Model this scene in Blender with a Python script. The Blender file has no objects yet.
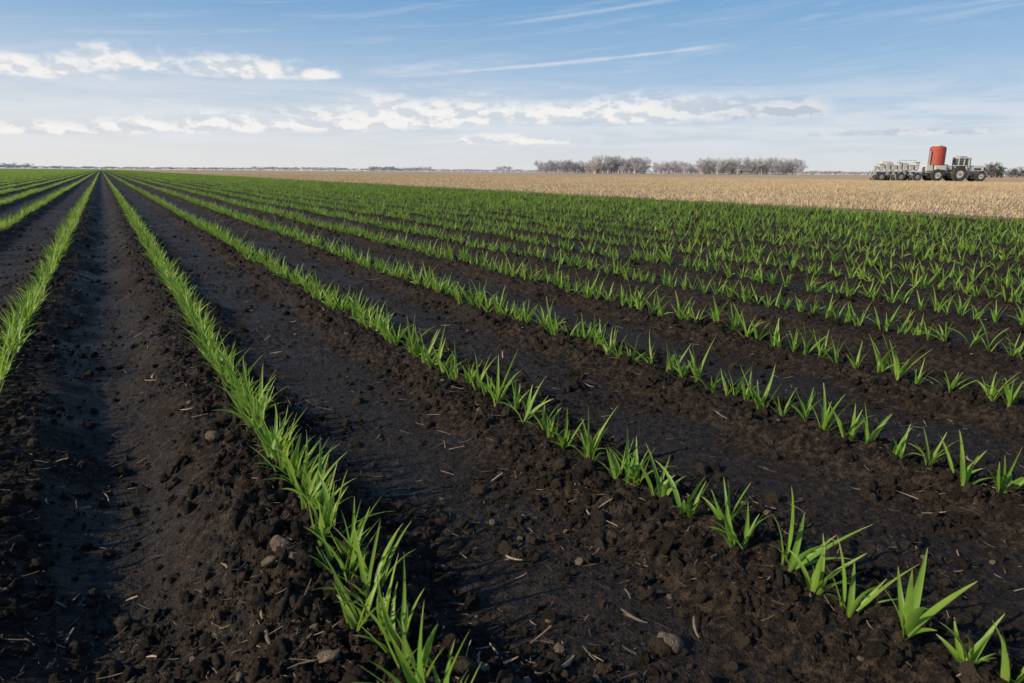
import bpy, bmesh, math, random
import numpy as np
from mathutils import Matrix, Vector, Euler
random.seed(7); rng=np.random.default_rng(11)
scene=bpy.context.scene
R=math.radians
# ------------------------------------------------------------------ camera
F=700.0; PITCH=math.atan(169.5/F); YAW=R(29.8); ROLL=R(0.42); H=0.79
X0=0.335; S=0.76; EDGE=14.1
cam_d=bpy.data.cameras.new("camera"); cam=bpy.data.objects.new("camera",cam_d)
scene.collection.objects.link(cam); scene.camera=cam
cam_d.sensor_width=36; cam_d.lens=F/1024*36; cam_d.clip_start=0.05; cam_d.clip_end=20000
cam_d.dof.use_dof=True; cam_d.dof.focus_distance=3.2; cam_d.dof.aperture_fstop=9.0
CR=Matrix.Rotation(-YAW,3,'Z')@Matrix.Rotation(math.pi/2-PITCH,3,'X')@Matrix.Rotation(ROLL,3,'Z')
cam.matrix_world=Matrix.Translation((0,0,H))@CR.to_4x4()
def pdir(px,py):
    return (CR@Vector((px-512,-(py-341.5),-F))).normalized()
def azel(px,py):
    d=pdir(px,py); return math.atan2(d.x,d.y), math.asin(d.z)

scene.view_settings.view_transform='Standard'; scene.view_settings.look='None'
scene.view_settings.exposure=0; scene.view_settings.gamma=1

# ------------------------------------------------------------------ sun + sky
SUN_EL=R(28); SUN_AZ=R(-84)
sd=Vector((math.sin(SUN_AZ)*math.cos(SUN_EL),math.cos(SUN_AZ)*math.cos(SUN_EL),math.sin(SUN_EL)))
sl=bpy.data.lights.new("sun","SUN"); sl.energy=5.0; sl.angle=R(0.6); sl.color=(1,0.87,0.66)
so=bpy.data.objects.new("sun",sl); scene.collection.objects.link(so)
so.rotation_euler=sd.to_track_quat('Z','Y').to_euler(); so.location=(-20,5,20)

world=bpy.data.worlds.new("World"); scene.world=world; world.use_nodes=True
nt=world.node_tree; N=nt.nodes; L=nt.links; N.clear()
class G:
    def __init__(s,nt): s.nt=nt
    def n(s,t,**k):
        x=s.nt.nodes.new(t)
        for a,b in k.items(): setattr(x,a,b)
        return x
    def put(s,sock,v):
        if hasattr(v,'is_output') : s.nt.links.new(v,sock)
        else: sock.default_value=v
    def m(s,op,a,b=None,c=None,clamp=False):
        x=s.n('ShaderNodeMath',operation=op,use_clamp=clamp); s.put(x.inputs[0],a)
        if b is not None: s.put(x.inputs[1],b)
        if c is not None: s.put(x.inputs[2],c)
        return x.outputs[0]
    def mix(s,f,a,b,bt='MIX'):
        x=s.n('ShaderNodeMix',data_type='RGBA',blend_type=bt); s.put(x.inputs[0],f)
        s.put(x.inputs[6],a if hasattr(a,'is_output') else (*a,1) if len(a)==3 else a)
        s.put(x.inputs[7],b if hasattr(b,'is_output') else (*b,1) if len(b)==3 else b)
        return x.outputs[2]
    def noise(s,vec,scale,detail=4,rough=0.55,dist=0.0):
        x=s.n('ShaderNodeTexNoise'); 
        if vec is not None: s.put(x.inputs['Vector'],vec)
        x.inputs['Scale'].default_value=scale; x.inputs['Detail'].default_value=detail
        x.inputs['Roughness'].default_value=rough; x.inputs['Distortion'].default_value=dist
        return x.outputs['Fac']
    def step(s,v,a,b):
        x=s.n('ShaderNodeMapRange',interpolation_type='SMOOTHSTEP'); s.put(x.inputs[0],v)
        x.inputs[1].default_value=a; x.inputs[2].default_value=b
        return x.outputs[0]
    def lin(s,v,a,b,c=0,d=1):
        x=s.n('ShaderNodeMapRange'); s.put(x.inputs[0],v)
        for i,q in zip((1,2,3,4),(a,b,c,d)): x.inputs[i].default_value=q
        return x.outputs[0]
    def comb(s,a,b,c):
        x=s.n('ShaderNodeCombineXYZ'); s.put(x.inputs[0],a); s.put(x.inputs[1],b); s.put(x.inputs[2],c); return x.outputs[0]
    def sep(s,v):
        x=s.n('ShaderNodeSeparateXYZ'); s.put(x.inputs[0],v); return x.outputs
g=G(nt)
tc=g.n('ShaderNodeTexCoord'); X,Y,Z=g.sep(tc.outputs['Generated'])[:3]
az=g.m('ARCTAN2',X,Y); el=g.m('ARCSINE',Z)
sky=g.n('ShaderNodeTexSky',sky_type='NISHITA',sun_disc=False); sky.sun_elevation=SUN_EL; sky.sun_rotation=SUN_AZ
sky.air_density=1.0; sky.dust_density=0.6; sky.ozone_density=1.5
ramp=g.n('ShaderNodeValToRGB'); g.put(ramp.inputs[0],g.lin(el,0,R(60)))
cr=ramp.color_ramp
stops=[(0,(.74,.755,.78)),(.035,(.63,.695,.775)),(.07,(.49,.61,.765)),(.125,(.33,.51,.735)),(.205,(.185,.39,.665)),(.5,(.08,.21,.46)),(1,(.05,.14,.34))]
cr.elements[0].position=0; cr.elements[0].color=(*stops[0][1],1); cr.elements[1].position=1; cr.elements[1].color=(*stops[-1][1],1)
for p,c in stops[1:-1]:
    e=cr.elements.new(p); e.color=(*c,1)
grad=g.mix(1.0,ramp.outputs[0],(10,10,10),'MULTIPLY')
sunside=g.step(az,R(55),R(-25))
low=g.step(el,R(13),R(0))
grad=g.mix(g.m('MULTIPLY',g.m('MULTIPLY',sunside,low),0.85),grad,(8.5,8.4,8.3))
base=g.mix(0.12,grad,sky.outputs[0])
nv=g.comb(az,g.m('MULTIPLY',el,2.0),0.0)
n1=g.noise(nv,28,7,0.56,0.0)
n2=g.noise(g.comb(g.m('ADD',az,0.006),g.m('MULTIPLY',g.m('SUBTRACT',el,-0.007),2.0),0.0),28,4,0.56,0.0)
def blob(px,py,hw,hh,flat=2.0):
    a,e=azel(px,py); a1,_=azel(px-hw,py); a2,_=azel(px+hw,py); _,e1=azel(px,py-hh)
    wa=(a2-a1)/2; we=e1-e
    da=g.m('MULTIPLY',g.m('SUBTRACT',az,a),1/wa); de=g.m('MULTIPLY',g.m('SUBTRACT',el,e),1/we)
    de=g.m('MAXIMUM',de,g.m('MULTIPLY',de,-flat))
    d=g.m('SQRT',g.m('ADD',g.m('MULTIPLY',da,da),g.m('MULTIPLY',de,de)))
    return g.m('SUBTRACT',1.0,d)
def field(lst,flat=2.0):
    o=None
    for b in lst:
        v=blob(*b,flat); o=v if o is None else g.m('MAXIMUM',o,v)
    return o
cum=field([(25,70,85,20),(122,65,58,20),(245,73,70,18),(318,76,26,9),
  (40,131,90,11),(140,129,80,13),(235,127,80,15),(330,126,75,19),(405,121,80,26),(462,119,55,24),
  (560,118,85,17),(635,116,85,23),(700,115,80,20),(780,113,60,17),(505,142,75,8),(905,134,100,6)],2.8)
cm=g.m('ADD',g.m('MULTIPLY',g.m('MAXIMUM',cum,-1.0),1.3),g.m('MULTIPLY',g.m('SUBTRACT',n1,0.43),2.3))
cmask=g.step(cm,-0.2,1.05)
light=g.step(g.m('ADD',g.m('MULTIPLY',g.m('SUBTRACT',n1,n2),4.0),g.m('MULTIPLY',n1,0.6)),-0.05,0.55)
grey=g.step(az,azel(600,110)[0],azel(780,110)[0])
lit=g.mix(grey,(9.2,9.0,8.8),(7.2,7.4,7.9)); dark=g.mix(grey,(6.6,7.0,7.5),(5.1,5.7,6.7))
ccol=g.mix(light,dark,lit)
nh=g.noise(g.comb(az,g.m('MULTIPLY',el,9.0),3.0),7,4,0.6,0.3)
band=g.m('MULTIPLY',g.step(el,R(0.2),R(2.5)),g.step(el,R(8.5),R(3.5)))
veil=g.m('MULTIPLY',g.m('MULTIPLY',g.step(nh,0.34,0.66),band),0.6)
nci=g.noise(g.comb(g.m('ADD',az,g.m('MULTIPLY',el,1.5)),g.m('MULTIPLY',g.m('SUBTRACT',el,g.m('MULTIPLY',az,0.10)),14.0),7.0),5,5,0.62,0.5)
cir=g.m('MULTIPLY',g.m('MULTIPLY',g.step(nci,0.45,0.80),g.step(el,R(4),R(8))),0.25)
def trail(p,q,w,amp,nseed,lo=.35,hi=.7):
    a0,e0=azel(*p); a1,e1=azel(*q); sl_=(e1-e0)/(a1-a0)
    d=g.m('ABSOLUTE',g.m('SUBTRACT',el,g.m('ADD',g.m('MULTIPLY',g.m('SUBTRACT',az,a0),sl_),e0)))
    wig=g.noise(g.comb(g.m('MULTIPLY',az,1.0),g.m('MULTIPLY',el,3.0),nseed),12,3,0.6)
    d=g.m('ADD',d,g.m('MULTIPLY',g.m('SUBTRACT',wig,0.5),w*2.2))
    m=g.step(d,w,0.0)
    m=g.m('MULTIPLY',m,g.m('MULTIPLY',g.step(az,a0-.02,a0+.08),g.step(az,a1+.03,a1-.05)))
    return g.m('MULTIPLY',g.m('MULTIPLY',m,g.step(wig,lo,hi)),amp)
t1=trail((375,77),(725,45),0.0044,0.62,1.0,.15,.6)
t2=trail((488,26),(690,-4),0.0045,0.45,5.0,.2,.7)
t3=trail((350,74),(500,60),0.013,0.6,9.0,.35,.65)
t4=trail((850,100),(1100,92),0.012,0.3,13.0,.3,.7)
thin=g.m('MAXIMUM',g.m('MAXIMUM',t1,t2),g.m('MAXIMUM',t3,g.m('MAXIMUM',t4,g.m('MAXIMUM',cir,veil))))
c1=g.mix(thin,base,(7.8,8.0,8.4)); c2=g.mix(g.m('MULTIPLY',cmask,0.95),c1,ccol)
bg=g.n('ShaderNodeBackground'); bg.inputs[1].default_value=0.1; L.new(c2,bg.inputs[0])
wo=g.n('ShaderNodeOutputWorld'); L.new(bg.outputs[0],wo.inputs[0])

# ------------------------------------------------------------------ materials
def mat(name):
    m=bpy.data.materials.new(name); m.use_nodes=True; t=m.node_tree; t.nodes.clear()
    gg=G(t); out=gg.n('ShaderNodeOutputMaterial'); return m,gg,out
def princ(gg,out,col,rough=.8,spec=.5,link=True):
    p=gg.n('ShaderNodeBsdfPrincipled'); gg.put(p.inputs['Base Color'],col if hasattr(col,'is_output') else (*col,1))
    gg.put(p.inputs['Roughness'],rough); gg.put(p.inputs['Specular IOR Level'],spec)
    if link: gg.nt.links.new(p.outputs[0],out.inputs[0])
    return p
def bump(gg,h,strength,dist,prev=None):
    b=gg.n('ShaderNodeBump'); gg.put(b.inputs['Height'],h); b.inputs['Strength'].default_value=strength; b.inputs['Distance'].default_value=dist
    if prev is not None: gg.nt.links.new(prev,b.inputs['Normal'])
    return b.outputs[0]

# ground
mg,q,out=mat("field_ground_material")
geo=q.n('ShaderNodeNewGeometry'); P=geo.outputs['Position']; px_,py_,pz_=q.sep(P)[:3]
na=q.noise(P,3.0,3,.6); nb=q.noise(P,42,4,.7); nc=q.noise(P,170,2,.7)
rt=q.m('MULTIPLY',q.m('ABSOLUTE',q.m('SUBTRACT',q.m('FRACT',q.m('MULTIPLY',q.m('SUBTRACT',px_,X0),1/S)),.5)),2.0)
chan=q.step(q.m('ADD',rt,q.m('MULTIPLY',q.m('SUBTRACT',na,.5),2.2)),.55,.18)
soil=q.mix(q.step(nb,.40,.66),(.0064,.0044,.0034),(.062,.042,.028))
soil=q.mix(q.m('MULTIPLY',q.step(na,.4,.65),.4),soil,(.019,.0132,.010))
soil=q.mix(q.m('MULTIPLY',chan,.5),soil,(.0130,.0100,.0085))  # moist channel soil, with the trough shade also put into this darker colour
soil=q.mix(q.m('MULTIPLY',q.step(nc,.58,.78),.55),soil,(.11,.078,.052))
vo=q.n('ShaderNodeTexVoronoi'); vo.inputs['Scale'].default_value=70; q.put(vo.inputs['Vector'],P)
soil=q.mix(q.m('MULTIPLY',q.step(vo.outputs['Distance'],.14,.07),q.m('MULTIPLY',q.step(nb,.48,.6),.7)),soil,(.25,.18,.11))
ydist=q.step(q.m('MAXIMUM',py_,q.m('MULTIPLY',px_,-1.0)),350.,650.)
soil=q.mix(ydist,soil,(.19,.25,.11))
sn=q.noise(P,1.3,3,.6); sn2=q.noise(q.comb(px_,q.m('MULTIPLY',py_,.05),0.0),2.2,3,.6)
sfar=q.noise(q.comb(q.m('MULTIPLY',px_,.03),q.m('MULTIPLY',py_,.006),0.0),1.0,3,.6)
st=q.mix(q.step(sn,.3,.7),(.36,.25,.14),(.51,.385,.235))
st=q.mix(q.m('MULTIPLY',q.step(sn2,.45,.7),.35),st,(.30,.205,.115))
st=q.mix(q.m('MULTIPLY',q.step(nb,.45,.7),.35),st,(.26,.175,.10))
st=q.mix(q.step(px_,35.,120.),st,q.mix(q.step(sfar,.35,.65),(.42,.285,.165),(.52,.385,.245)))
edge=q.m('ADD',px_,q.m('MULTIPLY',q.m('SUBTRACT',na,.5),1.2))
strip=q.m('MULTIPLY',q.step(edge,EDGE-.1,EDGE+.2),q.step(edge,EDGE+1.8,EDGE+.9))
infield=q.step(edge,EDGE-.1,EDGE+.3)
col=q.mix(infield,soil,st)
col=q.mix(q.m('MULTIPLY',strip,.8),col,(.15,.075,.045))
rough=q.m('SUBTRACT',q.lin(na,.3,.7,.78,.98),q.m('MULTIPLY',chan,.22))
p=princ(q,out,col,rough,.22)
nrm=bump(q,nb,1.0,.024); nrm=bump(q,nc,1.0,.005,nrm)
q.nt.links.new(nrm,p.inputs['Normal'])

def simple_soil(name,c1,c2,pale=0.0):
    m,q,out=mat(name); oi=q.n('ShaderNodeObjectInfo'); tc=q.n('ShaderNodeTexCoord')
    n=q.noise(tc.outputs['Object'],1.7,4,.65)
    c=q.mix(q.step(n,.35,.65),c1,c2)
    c=q.mix(q.m('MULTIPLY',q.m('POWER',oi.outputs['Random'],2.5),pale),c,(.15,.11,.075))
    p=princ(q,out,c,.92,.25); q.nt.links.new(bump(q,q.noise(tc.outputs['Object'],5,3,.7),.8,.2),p.inputs['Normal']); return m
m_clod=simple_soil("soil_clod_material",(.008,.0056,.0042),(.046,.031,.021),.55)
m_stone=simple_soil("field_stone_material",(.20,.145,.10),(.38,.29,.21),.0)
def straw_mat(name,a,b,c):
    m,q,out=mat(name); oi=q.n('ShaderNodeObjectInfo'); 
    cc=q.mix(q.step(oi.outputs['Random'],0,1.0),a,b); geo=q.n('ShaderNodeNewGeometry')
    cc=q.mix(q.m('MULTIPLY',q.step(q.noise(geo.outputs['Position'],25,2),.45,.7),.5),cc,c)
    princ(q,out,cc,.65,.3); return m
m_debris=straw_mat("straw_debris_material",(.05,.033,.022),(.40,.30,.20),(.07,.046,.03))
m_stub=straw_mat("stubble_straw_material",(.49,.37,.22),(.58,.455,.295),(.33,.23,.13))
# leaves
ml,q,out=mat("seedling_leaf_material")
at=q.n('ShaderNodeAttribute',attribute_name='tip'); oi=q.n('ShaderNodeObjectInfo'); geo=q.n('ShaderNodeNewGeometry')
t=at.outputs['Fac']
c=q.mix(oi.outputs['Random'],(.155,.300,.032),(.29,.42,.070))
c=q.mix(q.m('MULTIPLY',q.step(t,.30,0.),.7),c,(.38,.46,.18))
c=q.mix(q.m('MULTIPLY',q.step(q.noise(geo.outputs['Position'],14,2),.4,.65),.45),c,(.10,.22,.035))
c=q.mix(q.m('MULTIPLY',q.step(t,.78,1.),.6),c,(.46,.43,.15))
pp=princ(q,out,c,.42,.35,False); tr=q.n('ShaderNodeBsdfTranslucent'); q.put(tr.inputs[0],q.mix(.5,c,(.42,.60,.07)))
ms=q.n('ShaderNodeMixShader'); ms.inputs[0].default_value=.40
q.nt.links.new(pp.outputs[0],ms.inputs[1]); q.nt.links.new(tr.outputs[0],ms.inputs[2]); q.nt.links.new(ms.outputs[0],out.inputs[0])
def tree_mat(name,a,b):
    m,q,out=mat(name); oi=q.n('ShaderNodeObjectInfo'); princ(q,out,q.mix(oi.outputs['Random'],a,b),.95,.1); return m
m_tree=tree_mat("bare_tree_haze_material",(.38,.385,.43),(.47,.44,.45))  # bare twigs with a distance haze tint mixed into the colour
m_treefar=tree_mat("hazy_tree_material",(.50,.54,.62),(.55,.58,.63))  # stronger blue-grey air haze put into the colour of the farthest trees
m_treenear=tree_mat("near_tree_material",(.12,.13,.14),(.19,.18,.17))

# ------------------------------------------------------------------ noise
def _h(ix,iy,s):
    n=(ix.astype(np.int64)*374761393+iy.astype(np.int64)*668265263+s*974634777)&0x7fffffff
    n=((n^(n>>13))*1274126177)&0x7fffffff
    n=(n^(n>>16))&0xffff
    return n.astype(np.float32)/65535.0
def vn(x,y,s=0):
    fx=np.floor(x); fy=np.floor(y); u=(x-fx); v=(y-fy); u=u*u*(3-2*u); v=v*v*(3-2*v)
    a=_h(fx,fy,s);b=_h(fx+1,fy,s);c=_h(fx,fy+1,s);d=_h(fx+1,fy+1,s)
    return (a*(1-u)+b*u)*(1-v)+(c*(1-u)+d*u)*v
def rotn(x,y,w,a,s):
    ca,sa=math.cos(a),math.sin(a); return vn((x*ca-y*sa)/w,(x*sa+y*ca)/w,s)
def sst(x,a,b):
    t=np.clip((x-a)/(b-a),0,1); return t*t*(3-2*t)
def height(x,y):
    x=np.asarray(x,dtype=np.float64); y=np.asarray(y,dtype=np.float64)
    xw=x+0.11*(rotn(x,y,.7,.3,1)-.5)+.08*(rotn(x,y,.16,1.1,2)-.5)
    t=(xw-X0)/S; gi=np.floor(t); e=np.abs(t-gi-.5)*2
    fade=1-sst(np.abs(x),22,40)
    deep=(gi==-1)|((gi%4)==3)
    prof=np.where(deep,-.084*(1-sst(e,.05,.65)),-.034*(1-sst(e,.45,.85)))
    rowz=sst(e,.40,.8)
    infield=1-sst(x,EDGE-.3,EDGE+.2)
    h=prof*infield*fade
    h+=.022*(rotn(x,y,.9,.5,3)-.5)+.018*(rotn(x,y,.3,.9,4)-.5)
    rough=(.24+.85*rowz+.45*sst(rotn(x,y,.4,1.3,15),.5,.8))*(.5+rotn(x,y,.5,.2,5))
    lum=0
    for w,am,s in ((.11,.014,6),(.055,.019,7),(.030,.019,8),(.018,.012,9)):
        b=np.abs(rotn(x,y,w,s*.7,s)*2-1); b2=np.abs(rotn(x,y,w*1.3,s*1.9,s+20)*2-1)
        lum=lum+am*(np.minimum(b,b2)*-1+.25+ .8*np.maximum(b,b2)**2)
    near=1-sst(np.hypot(x,y),35,70)
    return h+lum*rough*near*(.35+.65*infield)
def axis(parts):
    return np.unique(np.concatenate(parts))
def grow(a,b,st,gr):
    o=[a];s=st
    while abs(o[-1])<abs(b):
        o.append(o[-1]+(s if b>a else -s)); s*=gr
    return np.array(o)
def log(a,b,r):
    n=int(math.log(b/a)/r); return a*np.exp(np.linspace(0,math.log(b/a),n+1))
xs=axis([np.arange(-1.4,2.6,.0075),log(2.6,15,.0085),log(15,7000,.05),-log(1.4,25,.012),-log(25,7000,.05)])
ys=axis([np.arange(.5,2.3,.0075),log(2.3,60,.009),log(60,7000,.05),grow(.5,-7000,.03,1.12)])
gx,gy=np.meshgrid(xs,ys); gz=height(gx.ravel(),gy.ravel()).reshape(gx.shape)
nx,ny=len(xs),len(ys); print("ground",nx,ny,nx*ny)
me=bpy.data.meshes.new("field_ground"); co=np.stack([gx,gy,gz],-1).reshape(-1,3).astype(np.float32)
i=np.arange(nx*ny).reshape(ny,nx); f=np.stack([i[:-1,:-1],i[:-1,1:],i[1:,1:],i[1:,:-1]],-1).reshape(-1,4).astype(np.int32)
me.vertices.add(len(co)); me.vertices.foreach_set('co',co.ravel())
me.loops.add(f.size); me.loops.foreach_set('vertex_index',f.ravel())
me.polygons.add(len(f)); me.polygons.foreach_set('loop_start',np.arange(0,f.size,4,dtype=np.int32))
me.update(calc_edges=True); me.polygons.foreach_set('use_smooth',np.ones(len(f),bool))
me.materials.append(mg); go=bpy.data.objects.new("field_ground",me); scene.collection.objects.link(go)

# ------------------------------------------------------------------ instancing
def scatter(name,pts,rots,scl,idx,coll):
    n=len(pts); me=bpy.data.meshes.new(name); me.vertices.add(n)
    me.vertices.foreach_set('co',np.asarray(pts,dtype=np.float32).ravel())
    for an,ty,dat,fld in (('rot','FLOAT_VECTOR',rots,'vector'),('scl','FLOAT_VECTOR',scl,'vector'),('idx','INT',idx,'value')):
        a=me.attributes.new(an,ty,'POINT')
        a.data.foreach_set(fld,np.asarray(dat,dtype=np.int32 if ty=='INT' else np.float32).ravel())
    ob=bpy.data.objects.new(name,me); scene.collection.objects.link(ob)
    ng=bpy.data.node_groups.new(name+"_scatter",'GeometryNodeTree')
    ng.interface.new_socket('Geometry',in_out='INPUT',socket_type='NodeSocketGeometry')
    ng.interface.new_socket('Geometry',in_out='OUTPUT',socket_type='NodeSocketGeometry')
    a=ng.nodes.new('NodeGroupInput'); b=ng.nodes.new('NodeGroupOutput'); ci=ng.nodes.new('GeometryNodeCollectionInfo')
    ci.inputs['Collection'].default_value=coll; ci.inputs['Separate Children'].default_value=True; ci.inputs['Reset Children'].default_value=True
    ip=ng.nodes.new('GeometryNodeInstanceOnPoints'); ip.inputs['Pick Instance'].default_value=True
    def na(nm,ty):
        x=ng.nodes.new('GeometryNodeInputNamedAttribute'); x.data_type=ty; x.inputs[0].default_value=nm
        return [o for o in x.outputs if o.enabled and o.name=='Attribute'][0]
    lk=ng.links.new
    lk(a.outputs[0],ip.inputs['Points']); lk(ci.outputs[0],ip.inputs['Instance']); lk(na('idx','INT'),ip.inputs['Instance Index'])
    lk(na('rot','FLOAT_VECTOR'),ip.inputs['Rotation']); lk(na('scl','FLOAT_VECTOR'),ip.inputs['Scale']); lk(ip.outputs[0],b.inputs[0])
    md=ob.modifiers.new("scatter",'NODES'); md.node_group=ng; return ob
def newcoll(name): return bpy.data.collections.new(name)
def mkobj(name,V,Fc,mat_,coll,tip=None,smooth=True):
    me=bpy.data.meshes.new(name); me.from_pydata(V,[],Fc); me.materials.append(mat_)
    if tip is not None:
        a=me.attributes.new('tip','FLOAT','POINT'); a.data.foreach_set('value',np.array(tip,dtype=np.float32))
    if smooth: me.polygons.foreach_set('use_smooth',np.ones(len(Fc),bool))
    me.update(); o=bpy.data.objects.new(name,me); coll.objects.link(o); return o

def blade(V,Fc,T,base,phi,th0,th1,Ln,W,seg,fold=True,twist=0.):
    p=Vector(base); start=len(V); dl=Ln/seg; ph=phi; dph=random.uniform(-.5,.5)
    for i in range(seg+1):
        t=i/seg; ph=phi+dph*t; cp,sp=math.cos(ph),math.sin(ph); side0=Vector((-sp,cp,0))
        th=th0+(th1-th0)*t**1.15; d=Vector((math.sin(th)*cp,math.sin(th)*sp,math.cos(th)))
        nr=Vector((-math.cos(th)*cp,-math.cos(th)*sp,math.sin(th)))
        tw=twist*t; sd_=side0*math.cos(tw)+nr*math.sin(tw); nn=nr*math.cos(tw)-side0*math.sin(tw)
        w=W*.5*(min(1,(.38+1.6*t))*max(0.0,1-t)**.75*1.3) if i<seg else .0003
        if fold:
            V+= [tuple(p+sd_*w+nn*w*.42),tuple(p),tuple(p-sd_*w+nn*w*.42)]; T+= [t]*3
        else:
            V+= [tuple(p+sd_*w),tuple(p-sd_*w)]; T+=[t]*2
        p=p+d*dl
    c=3 if fold else 2
    for i in range(seg):
        a=start+i*c
        for j in range(c-1): Fc.append((a+j,a+j+1,a+c+j+1,a+c+j))
def plant(V,Fc,T,base=(0,0,0),seg=8,fold=True,hs=1.0,rnd=random,wm=1.0):
    ns=rnd.choice([2,2,2,3])
    for s in range(ns):
        b=Vector(base)+Vector((rnd.uniform(-.012,.012),rnd.uniform(-.016,.016),-.012))
        k=rnd.randint(3,4); ph=rnd.uniform(0,6.28); sh=rnd.uniform(.8,1.12)
        for j in range(k):
            phi=ph+j*math.pi+rnd.uniform(-.8,.8)
            inner=j/(k-1)
            Ln=hs*sh*rnd.uniform(.09,.16)*(.82+.26*inner)
            blade(V,Fc,T,b,phi,R(rnd.uniform(6,30)),R(rnd.uniform(15,50) if inner>.6 else rnd.uniform(42,95)),Ln,wm*hs*rnd.uniform(.0085,.0145),seg,fold,rnd.uniform(-1.0,1.0))
cp_=newcoll("seedling_variants")
for v in range(20):
    V,Fc,T=[],[],[]; plant(V,Fc,T); mkobj(f"seedling_{v:02d}",V,Fc,ml,cp_,T)
cs_=newcoll("seedling_row_segments")
SEG=3.0
for v in range(6):
    V,Fc,T=[],[],[]; m=int(12*SEG)
    for k in range(m): plant(V,Fc,T,(random.gauss(0,.018),-SEG/2+SEG*(k+.5)/m+random.uniform(-.02,.02),0),2,False,random.uniform(.8,1.15),random,1.25)
    mkobj(f"row_segment_{v:02d}",V,Fc,ml,cs_,T)

pts=[];sg=[]
for k in range(-120,18):
    xr=X0+k*S
    if xr>EDGE-.45: break
    y=max(-1.0, (xr/math.tan(R(72))-1) if xr>0 else (-xr/math.tan(R(17))-2.5))
    lim=30
    sp=.050 if k<=0 else (.080 if k<3 else .088)
    while y<lim:
        pts.append((xr+random.gauss(0,.011 if k<2 else .016),y)); 
        y+=sp*random.uniform(.7,1.3)
        if random.random()<.025: y+=sp*.8
    y=max(y,lim)
    while y<620:
        sg.append((xr,y+SEG/2)); y+=SEG
pts=np.array(pts); z=height(pts[:,0],pts[:,1]); n=len(pts)
sc=np.clip(rng.normal(1.12,.13,n),.6,1.5)*(0.90+.20*vn(pts[:,0]*.8,pts[:,1]*.8,40))
rot=np.stack([rng.normal(0,.13,n),rng.normal(0.07,.13,n),rng.uniform(0,6.28,n)],-1)
scatter("crop_seedlings",np.column_stack([pts,z-.004]),rot,np.repeat(sc[:,None],3,1),rng.integers(0,20,n),cp_)
sg=np.array(sg); n=len(sg)
rot=np.zeros((n,3)); rot[:,2]=rng.integers(0,2,n)*math.pi
scatter("crop_seedlings",np.column_stack([sg,np.zeros(n)]),rot,np.column_stack([np.ones(n),np.ones(n),rng.uniform(.9,1.15,n)]),rng.integers(0,6,n),cs_)
print("plants",len(pts),"segments",len(sg))

# ------------------------------------------------------------------ clods, stones, debris
def rock(name,mat_,coll,sub,rough,sq):
    bm=bmesh.new(); bmesh.ops.create_icosphere(bm,subdivisions=sub,radius=1)
    off=random.random()*100
    for v in bm.verts:
        c=v.co.copy(); a=0
        for w,am in ((1.1,.32),(.5,.26),(.25,.16)):
            a+=am*rough*(float(vn(np.array([c.x/w+off+c.z*.7/w]),np.array([c.y/w+off*1.7-c.z*.9/w]),3)[0])*2-1)
        v.co=c*(1+a)
    bmesh.ops.scale(bm,vec=(1,random.uniform(.6,.95),sq*random.uniform(.7,1)),verts=bm.verts)
    me=bpy.data.meshes.new(name); bm.to_mesh(me); bm.free(); me.materials.append(mat_)
    me.polygons.foreach_set('use_smooth',np.ones(len(me.polygons),bool)); o=bpy.data.objects.new(name,me); coll.objects.link(o)
cc=newcoll("clod_variants")
for v in range(10): rock(f"clod_{v}",m_clod,cc,3,1.8,.7)
cst=newcoll("stone_variants")
for v in range(4): rock(f"stone_{v}",m_stone,cst,3,.7,.6)
def rowe(x):
    t=(x-X0)/S; return np.abs(t-np.floor(t)-.5)*2
def near_pts(n,lo,hi,rowbias):
    o=[]
    while len(o)<n:
        m=n*3; d=lo*np.exp(rng.random(m)*math.log(hi/lo)); a=rng.uniform(R(-22),R(72),m)
        x=d*np.sin(a); y=d*np.cos(a); keep=(x<EDGE)&(rng.random(m)<((1-rowbias)+rowbias*sst(rowe(x),.3,.75))*(.25+.75*sst(rotn(x,y,.25,.4,60),.3,.7)))
        o+=list(zip(x[keep],y[keep]))
    return np.array(o[:n])
n=56000; P2=near_pts(n,.7,15,.72); s=.0021/np.maximum(rng.random(n),.02)**.55; s=np.minimum(s*(.85+.10*np.hypot(P2[:,0],P2[:,1])),.018)
z=height(P2[:,0],P2[:,1]); rot=rng.uniform(0,6.28,(n,3))*[.15,.15,1]
scatter("soil_clods",np.column_stack([P2,z+s*.1]),rot,np.repeat(s[:,None],3,1),rng.integers(0,10,n),cc)
n=180; P2=near_pts(n,.9,9,.4); s=rng.uniform(.004,.010,n)
def gp(px,py):
    d=pdir(px,py); t=-(H-(-.01))/d.z; return d.x*t,d.y*t
ex=[(285,578,.021),(272,590,.014),(672,637,.021),(330,676,.019),(297,592,.012),(560,640,.010),(214,446,.018),(580,553,.011)]
for i,(a,b,c) in enumerate(ex): P2[i]=gp(a,b); s[i]=c
z=height(P2[:,0],P2[:,1])
scatter("field_stones",np.column_stack([P2,z+s*.5]),rng.uniform(0,6.28,(n,3))*[.05,.05,1],np.repeat(s[:,None],3,1),rng.integers(0,4,n),cst)
cd=newcoll("debris_variants")
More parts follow.
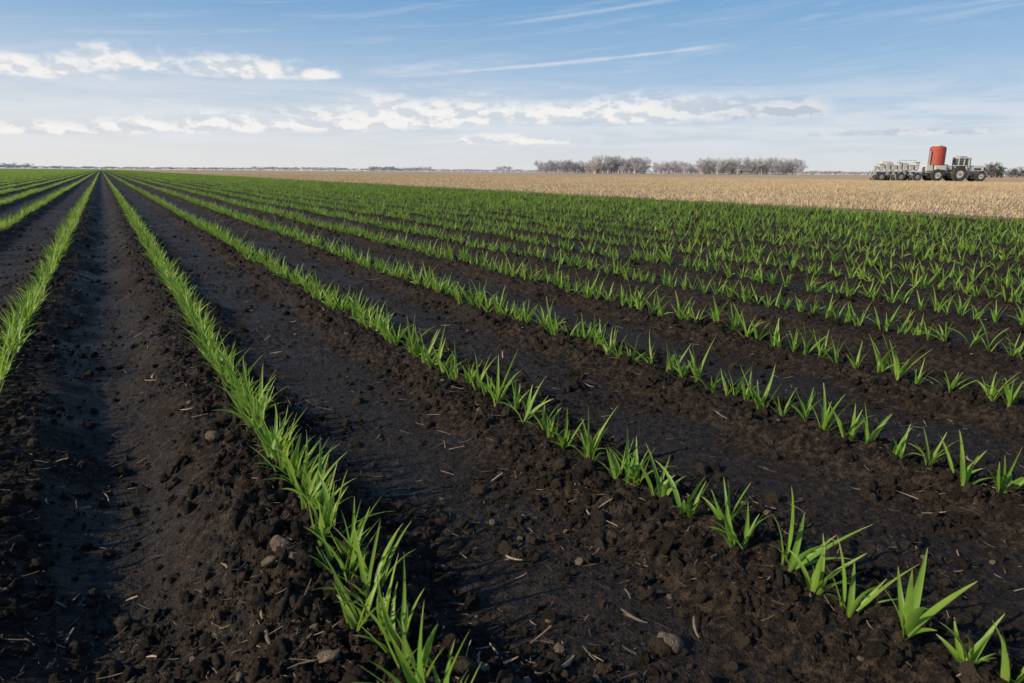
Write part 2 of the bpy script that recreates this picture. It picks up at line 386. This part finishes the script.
for v in range(12):
    V,Fc=[],[]; Ln=1.0; w=[.03,.04,.05,.05,.06,.07,.035,.045,.09,.12,.05,.06][v]; cv=random.uniform(-.3,.3); seg=6; up=random.uniform(.0,.15)
    ws=random.uniform(-.5,.5)
    for i in range(seg+1):
        t=i/seg-.5; c=Vector((t*Ln,cv*t*t,up*(t+.5)**2)); ww=w*(1-.35*abs(t*2)**3)*random.uniform(.75,1.1)
        V+=[(c.x,c.y+ww/2,c.z+ww*.3*math.sin(ws*i)),(c.x,c.y,c.z+ww*.35),(c.x,c.y-ww/2,c.z-ww*.2*math.sin(ws*i))]
    for i in range(seg):
        for j in range(2): a=i*3+j; Fc.append((a,a+1,a+4,a+3))
    mkobj(f"straw_piece_{v}",V,Fc,m_debris,cd)
n=15000; P2=near_pts(n,.75,18,.25); z=height(P2[:,0],P2[:,1]); s=.0062/np.maximum(rng.random(n),.03)**.64; s=np.minimum(s,.050)*(1+.05*np.hypot(P2[:,0],P2[:,1]))
rot=np.column_stack([rng.normal(0,.25,n),rng.normal(0,.2,n),rng.uniform(0,6.28,n)])
scatter("straw_debris",np.column_stack([P2,z+.005]),rot,np.repeat(s[:,None],3,1),rng.integers(0,12,n),cd)

# ------------------------------------------------------------------ stubble
cb=newcoll("stubble_variants")
for v in range(5):
    V,Fc=[],[]
    for k in range(8):
        yy=-1+(k+.5)/4
        for j in range(32):
            x=random.uniform(-1,1); y=yy+random.gauss(0,.02); h=random.uniform(.04,.095); w=random.uniform(.004,.008)
            lx,ly=random.gauss(0,.03),random.gauss(0,.03); a=random.uniform(0,3.14); b=len(V)
            ca,sa=math.cos(a)*w,math.sin(a)*w
            V+=[(x-ca,y-sa,-.02),(x+ca,y+sa,-.02),(x+ca+lx,y+sa+ly,h),(x-ca+lx,y-sa+ly,h)]; Fc.append((b,b+1,b+2,b+3))
    for j in range(150):
        x,y=random.uniform(-1,1),random.uniform(-1,1); a=random.uniform(0,6.28); l=random.uniform(.05,.2); w=.005; b=len(V)
        c,s_=math.cos(a),math.sin(a); z0=random.uniform(.01,.05)
        V+=[(x-s_*w,y+c*w,z0),(x+s_*w,y-c*w,z0),(x+c*l+s_*w,y+s_*l-c*w,z0+.02),(x+c*l-s_*w,y+s_*l+c*w,z0+.02)]; Fc.append((b,b+1,b+2,b+3))
    mkobj(f"stubble_tile_{v}",V,Fc,m_stub,cb,None,False)
sp=[]
for ix in range(0,40):
    for iy in range(-1,70):
        x=EDGE+1.5+ix*2; y=iy*2
        if y< x/math.tan(R(72))-2 or math.hypot(x,y)>130: continue
        sp.append((x+random.uniform(-.3,.3),y,0))
sp=np.array(sp); n=len(sp); sp[:,2]=height(sp[:,0],sp[:,1])
rot=np.zeros((n,3)); rot[:,2]=math.pi/2+rng.integers(0,2,n)*math.pi
scatter("wheat_stubble",sp,rot,np.column_stack([np.ones(n),np.ones(n),rng.uniform(.8,1.2,n)]),rng.integers(0,5,n),cb)

# ------------------------------------------------------------------ trees
def bare_tree(name,mat_,coll,seed,tw=.0025):
    r=random.Random(seed); V,Fc=[],[]
    def tube(a,b,ra,rb):
        d=(b-a).normalized(); s1=d.orthogonal().normalized(); s2=d.cross(s1); st=len(V)
        for c,rr in ((a,ra),(b,rb)):
            for k in range(3):
                an=k*2.094; V.append(tuple(c+(s1*math.cos(an)+s2*math.sin(an))*rr))
        for k in range(3): Fc.append((st+k,st+(k+1)%3,st+3+(k+1)%3,st+3+k))
    def br(p,d,l,rad,dep):
        e=p+d*l*.5; e2=e+(d+Vector((r.gauss(0,.12),r.gauss(0,.12),.06))).normalized()*l*.5
        tube(p,e,rad,rad*.8); tube(e,e2,rad*.8,rad*.55)
        if dep==0: return
        for k in range(r.randint(4,5)):
            t=r.uniform(.15 if dep==4 else .3,1); q0=p+(e2-p)*t
            ax=Vector((r.gauss(0,1),r.gauss(0,1),r.gauss(0,.5))).normalized()
            nd=(d*.7+ax*.8+Vector((0,0,.2))).normalized()
            br(q0,nd,l*r.uniform(.5,.72),max(rad*.5,tw),dep-1)
    br(Vector((0,0,0)),Vector((r.gauss(0,.04),r.gauss(0,.04),1)).normalized(),.42,.018,4)
    zmax=max(v[2] for v in V); V=[(x/zmax,y/zmax,z/zmax) for x,y,z in V]
    mkobj(name,V,Fc,mat_,coll,None,False)
ct=newcoll("tree_variants"); cf=newcoll("hazy_tree_variants"); cn=newcoll("near_tree_variants")
for v in range(5): bare_tree(f"bare_tree_{v}",m_tree,ct,v,.003)
for v in range(3): bare_tree(f"hazy_tree_{v}",m_treefar,cf,20+v,.005)
for v in range(3): bare_tree(f"near_tree_{v}",m_treenear,cn,40+v,.004)
def treeline(name,px0,px1,dist,hm,n,coll,nv,dep=25,wide=1.0):
    P3=[];S3=[]
    a0,_=azel(px0,174); a1,_=azel(px1,174)
    for i in range(n):
        a=a0+(a1-a0)*(i+random.random())/n; d=dist+random.uniform(0,dep)
        s=hm*random.uniform(.6,1.1); P3.append((d*math.sin(a),d*math.cos(a),-.8)); S3.append((s*wide,s*wide,s))
    scatter(name,P3,[(0,0,random.uniform(0,6.28)) for _ in P3],S3,[random.randrange(nv) for _ in P3],coll)
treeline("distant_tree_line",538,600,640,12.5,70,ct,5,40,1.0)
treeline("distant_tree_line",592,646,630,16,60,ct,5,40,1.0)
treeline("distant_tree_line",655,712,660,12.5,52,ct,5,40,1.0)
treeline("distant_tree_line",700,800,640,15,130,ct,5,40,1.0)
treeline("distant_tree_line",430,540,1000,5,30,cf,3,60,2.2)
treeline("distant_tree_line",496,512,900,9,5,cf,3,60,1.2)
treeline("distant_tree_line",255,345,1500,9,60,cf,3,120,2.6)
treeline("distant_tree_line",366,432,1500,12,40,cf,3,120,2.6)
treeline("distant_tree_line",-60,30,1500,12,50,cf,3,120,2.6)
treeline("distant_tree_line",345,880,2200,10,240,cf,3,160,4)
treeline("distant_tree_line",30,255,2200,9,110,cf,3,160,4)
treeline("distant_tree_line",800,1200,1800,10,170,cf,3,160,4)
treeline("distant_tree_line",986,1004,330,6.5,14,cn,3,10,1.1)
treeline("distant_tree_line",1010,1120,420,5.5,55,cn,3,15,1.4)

# ------------------------------------------------------------------ machinery
def paint(name,c,rough=.45,metal=0.):
    m,q,out=mat(name); tc=q.n('ShaderNodeTexCoord'); n=q.noise(tc.outputs['Object'],2.5,5,.6)
    p=princ(q,out,q.mix(q.m('MULTIPLY',q.step(n,.45,.75),.45),c,(.26,.21,.16)),rough,.5); p.inputs['Metallic'].default_value=metal; return m
mw=paint("dusty_white_paint",(.58,.58,.54)); mr=paint("red_paint",(.38,.055,.035),.65); mgn=paint("grey_green_paint",(.26,.29,.24)); mk=paint("tyre_rubber",(.035,.035,.035),.9)
mgy=paint("grey_steel",(.30,.30,.30),.5,.2); mgl=paint("cab_glass",(.06,.08,.10),.15)
RT=Vector((math.cos(YAW),-math.sin(YAW),0)); ang=math.atan2(RT.y,RT.x)
d0=pdir(928,181); hh=Vector((d0.x,d0.y,0)).normalized(); OX,OY=hh.x*112,hh.y*112
def empty(name,lx,ly=0,rz=0):
    e=bpy.data.objects.new(name,None); scene.collection.objects.link(e)
    p=Vector((OX,OY,0))+RT*lx+Vector((-RT.y,RT.x,0))*ly; e.location=p; e.rotation_euler=(0,0,ang+rz); return e
def fin(bm,name,m,par,bev=0.):
    if bev: bmesh.ops.bevel(bm,geom=bm.edges[:],offset=bev,segments=2,affect='EDGES',clamp_overlap=True)
    me=bpy.data.meshes.new(name); bm.to_mesh(me); bm.free(); me.materials.append(m); o=bpy.data.objects.new(name,me); scene.collection.objects.link(o); o.parent=par; return o
def box(name,c,s,m,par,bev=.03,taper=None,rot=None):
    bm=bmesh.new(); bmesh.ops.create_cube(bm,size=1)
    for v in bm.verts:
        if taper and v.co.z<0: v.co.x*=taper; v.co.y*=taper
        v.co=Vector((v.co.x*s[0],v.co.y*s[1],v.co.z*s[2]))
    o=fin(bm,name,m,par,bev); o.location=c
    if rot: o.rotation_euler=rot
    return o
def cyl(name,a,b,r,m,par,seg=24,r2=None,bev=0):
    a=Vector(a);b=Vector(b); bm=bmesh.new(); bmesh.ops.create_cone(bm,cap_ends=True,segments=seg,radius1=r,radius2=r if r2 is None else r2,depth=(b-a).length)
    o=fin(bm,name,m,par,bev); o.location=(a+b)/2; o.rotation_euler=(b-a).to_track_quat('Z','Y').to_euler(); return o
def wheel(name,x,y,r,w,par,rim=mw):
    prof=[(.55,.42),(.6,.5),(.9,.5),(.98,.42),(1,.3),(1,-.3),(.98,-.42),(.9,-.5),(.6,-.5),(.55,-.42)]
    bm=bmesh.new(); n=32; rings=[]
    for k in range(n):
        a=2*math.pi*k/n; rings.append([bm.verts.new((math.cos(a)*r*p,w*q_,math.sin(a)*r*p)) for p,q_ in prof])
    for k in range(n):
        A,B=rings[k],rings[(k+1)%n]
        for j in range(len(prof)): bm.faces.new((A[j],A[(j+1)%len(prof)],B[(j+1)%len(prof)],B[j]))
    for k in range(22):
        a=2*math.pi*k/22
        for sgn in (-1,1):
            mtx=Matrix.Rotation(-a-(.07 if sgn>0 else -.07),4,'Y')@Matrix.Translation((r*1.0,sgn*w*.24,0))@Matrix.Rotation(sgn*.5,4,'X')
            bmesh.ops.create_cube(bm,size=1,matrix=mtx@Matrix.Diagonal((.07*r,w*.42,.07*r,1)))
    o=fin(bm,name,mk,par); o.location=(x,y,r*1.0)
    cyl(name+"_rim",(x,y-w*.3,r),(x,y+w*.3,r),r*.57,rim,par,24); cyl(name+"_hub",(x,y-w*.42,r),(x,y+w*.42,r),r*.18,mgy,par,12)
# planter
pl=empty("seed_planter",0)
box("main_toolbar",(-4.7,0,1.0),(6.4,.22,.22),mgn,pl); box("rear_toolbar",(-4.7,.9,1.15),(6.0,.16,.16),mgn,pl)
for k in range(8):
    x=-7.5+k*.78+random.uniform(-.08,.08); dz=[-.25,.0,.12,-.1,.25,.15,-.05,.3][k]; hw=[.55,.7,.6,.72,.5,.66,.7,.58][k]
    box(f"seed_hopper_{k}",(x,-.45,1.7+dz*.5),(hw,.6,.75+dz),mw,pl,.05,.7); box(f"hopper_lid_{k}",(x,-.45,2.13+dz),(hw+.03,.64,.08),mgy if k%3==1 else mw,pl,.02)
    box(f"row_unit_{k}",(x,-.45,.95),(.2,.9,.5),mgy,pl,.02); cyl(f"gauge_wheel_{k}",(x-.14,-.75,.38),(x-.02,-.75,.38),.38,mk,pl,20)
    cyl(f"opener_disc_{k}",(x+.06,-.35,.34),(x+.10,-.35,.34),.34,mgy,pl,20); cyl(f"drop_tube_{k}",(x,-.45,1.5),(x,-.3,.5),.05,mw,pl,8)
    cyl(f"closing_wheel_{k}",(x-.04,.4,.2),(x+.04,.4,.2),.2,mk,pl,16)
for k,x in enumerate((-6.6,-5.2,-2.8)): wheel(f"transport_wheel_{k}",x,.9,.48,.3,pl)
for k,x in enumerate((-7.0,-4.4,-2.2)): wheel(f"support_wheel_{k}",x,-1.1,.55,.3,pl,mgy)
box("fertilizer_tank",(-5.6,.7,2.15),(1.7,1.0,.8),mw,pl,.2); box("walkway",(-3.0,.6,1.6),(2.6,.7,.06),mgy,pl,.01)
for k,x in enumerate((-4.2,-3.4,-2.6,-1.8)): cyl(f"rail_post_{k}",(x,.3,1.6),(x,.3,2.7),.04,mw,pl,8)
cyl("hand_rail",(-4.2,.3,2.7),(-1.8,.3,2.7),.04,mw,pl,8)
for k,(x,d) in enumerate(((-7.6,.5),(-5.3,-.4),(-3.6,.4))): box(f"marker_arm_{k}",(x,-.1,1.5),(.1,.1,1.9),mw,pl,.01,None,(0,d,0))
box("fold_cylinder",(-2.5,0,1.5),(1.6,.14,.14),mgy,pl,.02,None,(0,-.35,0)); box("drawbar",(-.2,0,.85),(3.4,.2,.22),mgn,pl)
# seed cart
ca=empty("seed_cart",0)
TX=.75; TR=.98
box("cart_frame",(1.1,0,1.15),(3.6,1.3,.22),mgn,ca); wheel("cart_wheel_1",.5,-.95,.78,.5,ca); wheel("cart_wheel_2",.5,.95,.78,.5,ca)
cyl("seed_tank",(TX,0,2.1),(TX,0,4.4),TR,mr,ca,40,None,.05); cyl("tank_cone",(TX,0,1.5),(TX,0,2.1),.45,mr,ca,40,TR-.02)
cyl("tank_dome",(TX,0,4.4),(TX,0,4.52),TR-.05,mr,ca,40,.7); cyl("tank_lid",(TX,0,4.52),(TX,0,4.64),.45,mw,ca,24)
for k,a in enumerate((.6,2.2,3.8,5.3)): cyl(f"tank_leg_{k}",(TX+.9*math.cos(a),.62*math.sin(a),1.2),(TX+.99*math.cos(a),.95*math.sin(a),2.4),.06,mgy,ca,8)
for k,z_ in enumerate((2.5,3.2,3.9)): cyl(f"tank_band_{k}",(TX,0,z_),(TX,0,z_+.07),TR+.015,mr,ca,40)
box("ladder",(-.35,-.3,2.7),(.06,.4,2.4),mgy,ca,.01); box("metering_box",(-.3,0,1.7),(.9,1.1,.8),mw,ca,.05); cyl("fan_housing",(1.9,-.5,1.75),(1.9,.1,1.75),.45,mw,ca,20); box("side_box",(.9,-.85,1.75),(1.5,.3,.6),mw,ca,.04)
# tractor
tr_=empty("tractor",4.6)
wheel("rear_wheel_1",-1.2,-.95,.95,.6,tr_); wheel("rear_wheel_2",-1.2,.95,.95,.6,tr_); wheel("front_wheel_1",1.75,-.85,.68,.45,tr_); wheel("front_wheel_2",1.75,.85,.68,.45,tr_)
box("chassis",(.3,0,1.0),(3.8,.7,.5),mgy,tr_,.05); box("hood",(1.35,0,1.65),(2.3,.95,.85),mw,tr_,.14); box("grille",(2.53,0,1.55),(.08,.8,.65),mk,tr_,.02)
box("hood_vent",(1.5,-.485,1.6),(.9,.03,.25),mk,tr_,.01); box("cab_base",(-.55,0,1.55),(1.5,1.3,.7),mw,tr_,.08)
box("cab_glass",(-.55,0,2.4),(1.3,1.3,1.05),mgl,tr_,.06,.95); box("cab_roof",(-.55,0,3.02),(1.6,1.55,.2),mw,tr_,.08)
for k,(x,y) in enumerate(((-1.22,-.67),(-.5,-.67),(.12,-.67),(-1.22,.67),(.12,.67))): box(f"cab_pillar_{k}",(x,y,2.4),(.14,.07,1.15),mw,tr_,.01)
for k,y in enumerate((-.95,.95)): box(f"rear_fender_{k}",(-1.2,y,2.02),(1.6,.6,.1),mw,tr_,.04); box(f"fender_front_{k}",(-.45,y,1.75),(.1,.6,.55),mw,tr_,.03,None,(0,-.4,0))
cyl("exhaust",(.45,-.45,2.0),(.45,-.45,3.1),.06,mgy,tr_,12); box("front_weight",(2.8,0,1.0),(.4,.8,.45),mgy,tr_,.05); box("steps",(-.1,-.85,.9),(.45,.3,.9),mgy,tr_,.02); box("work_light_bar",(-.55,0,3.2),(.9,1.1,.1),mgy,tr_,.02)
box("hitch",(-2.2,0,.85),(1.0,.2,.2),mgy,tr_,.02); box("rear_box",(-2.3,0,1.75),(.8,1.0,.6),mw,tr_,.05)
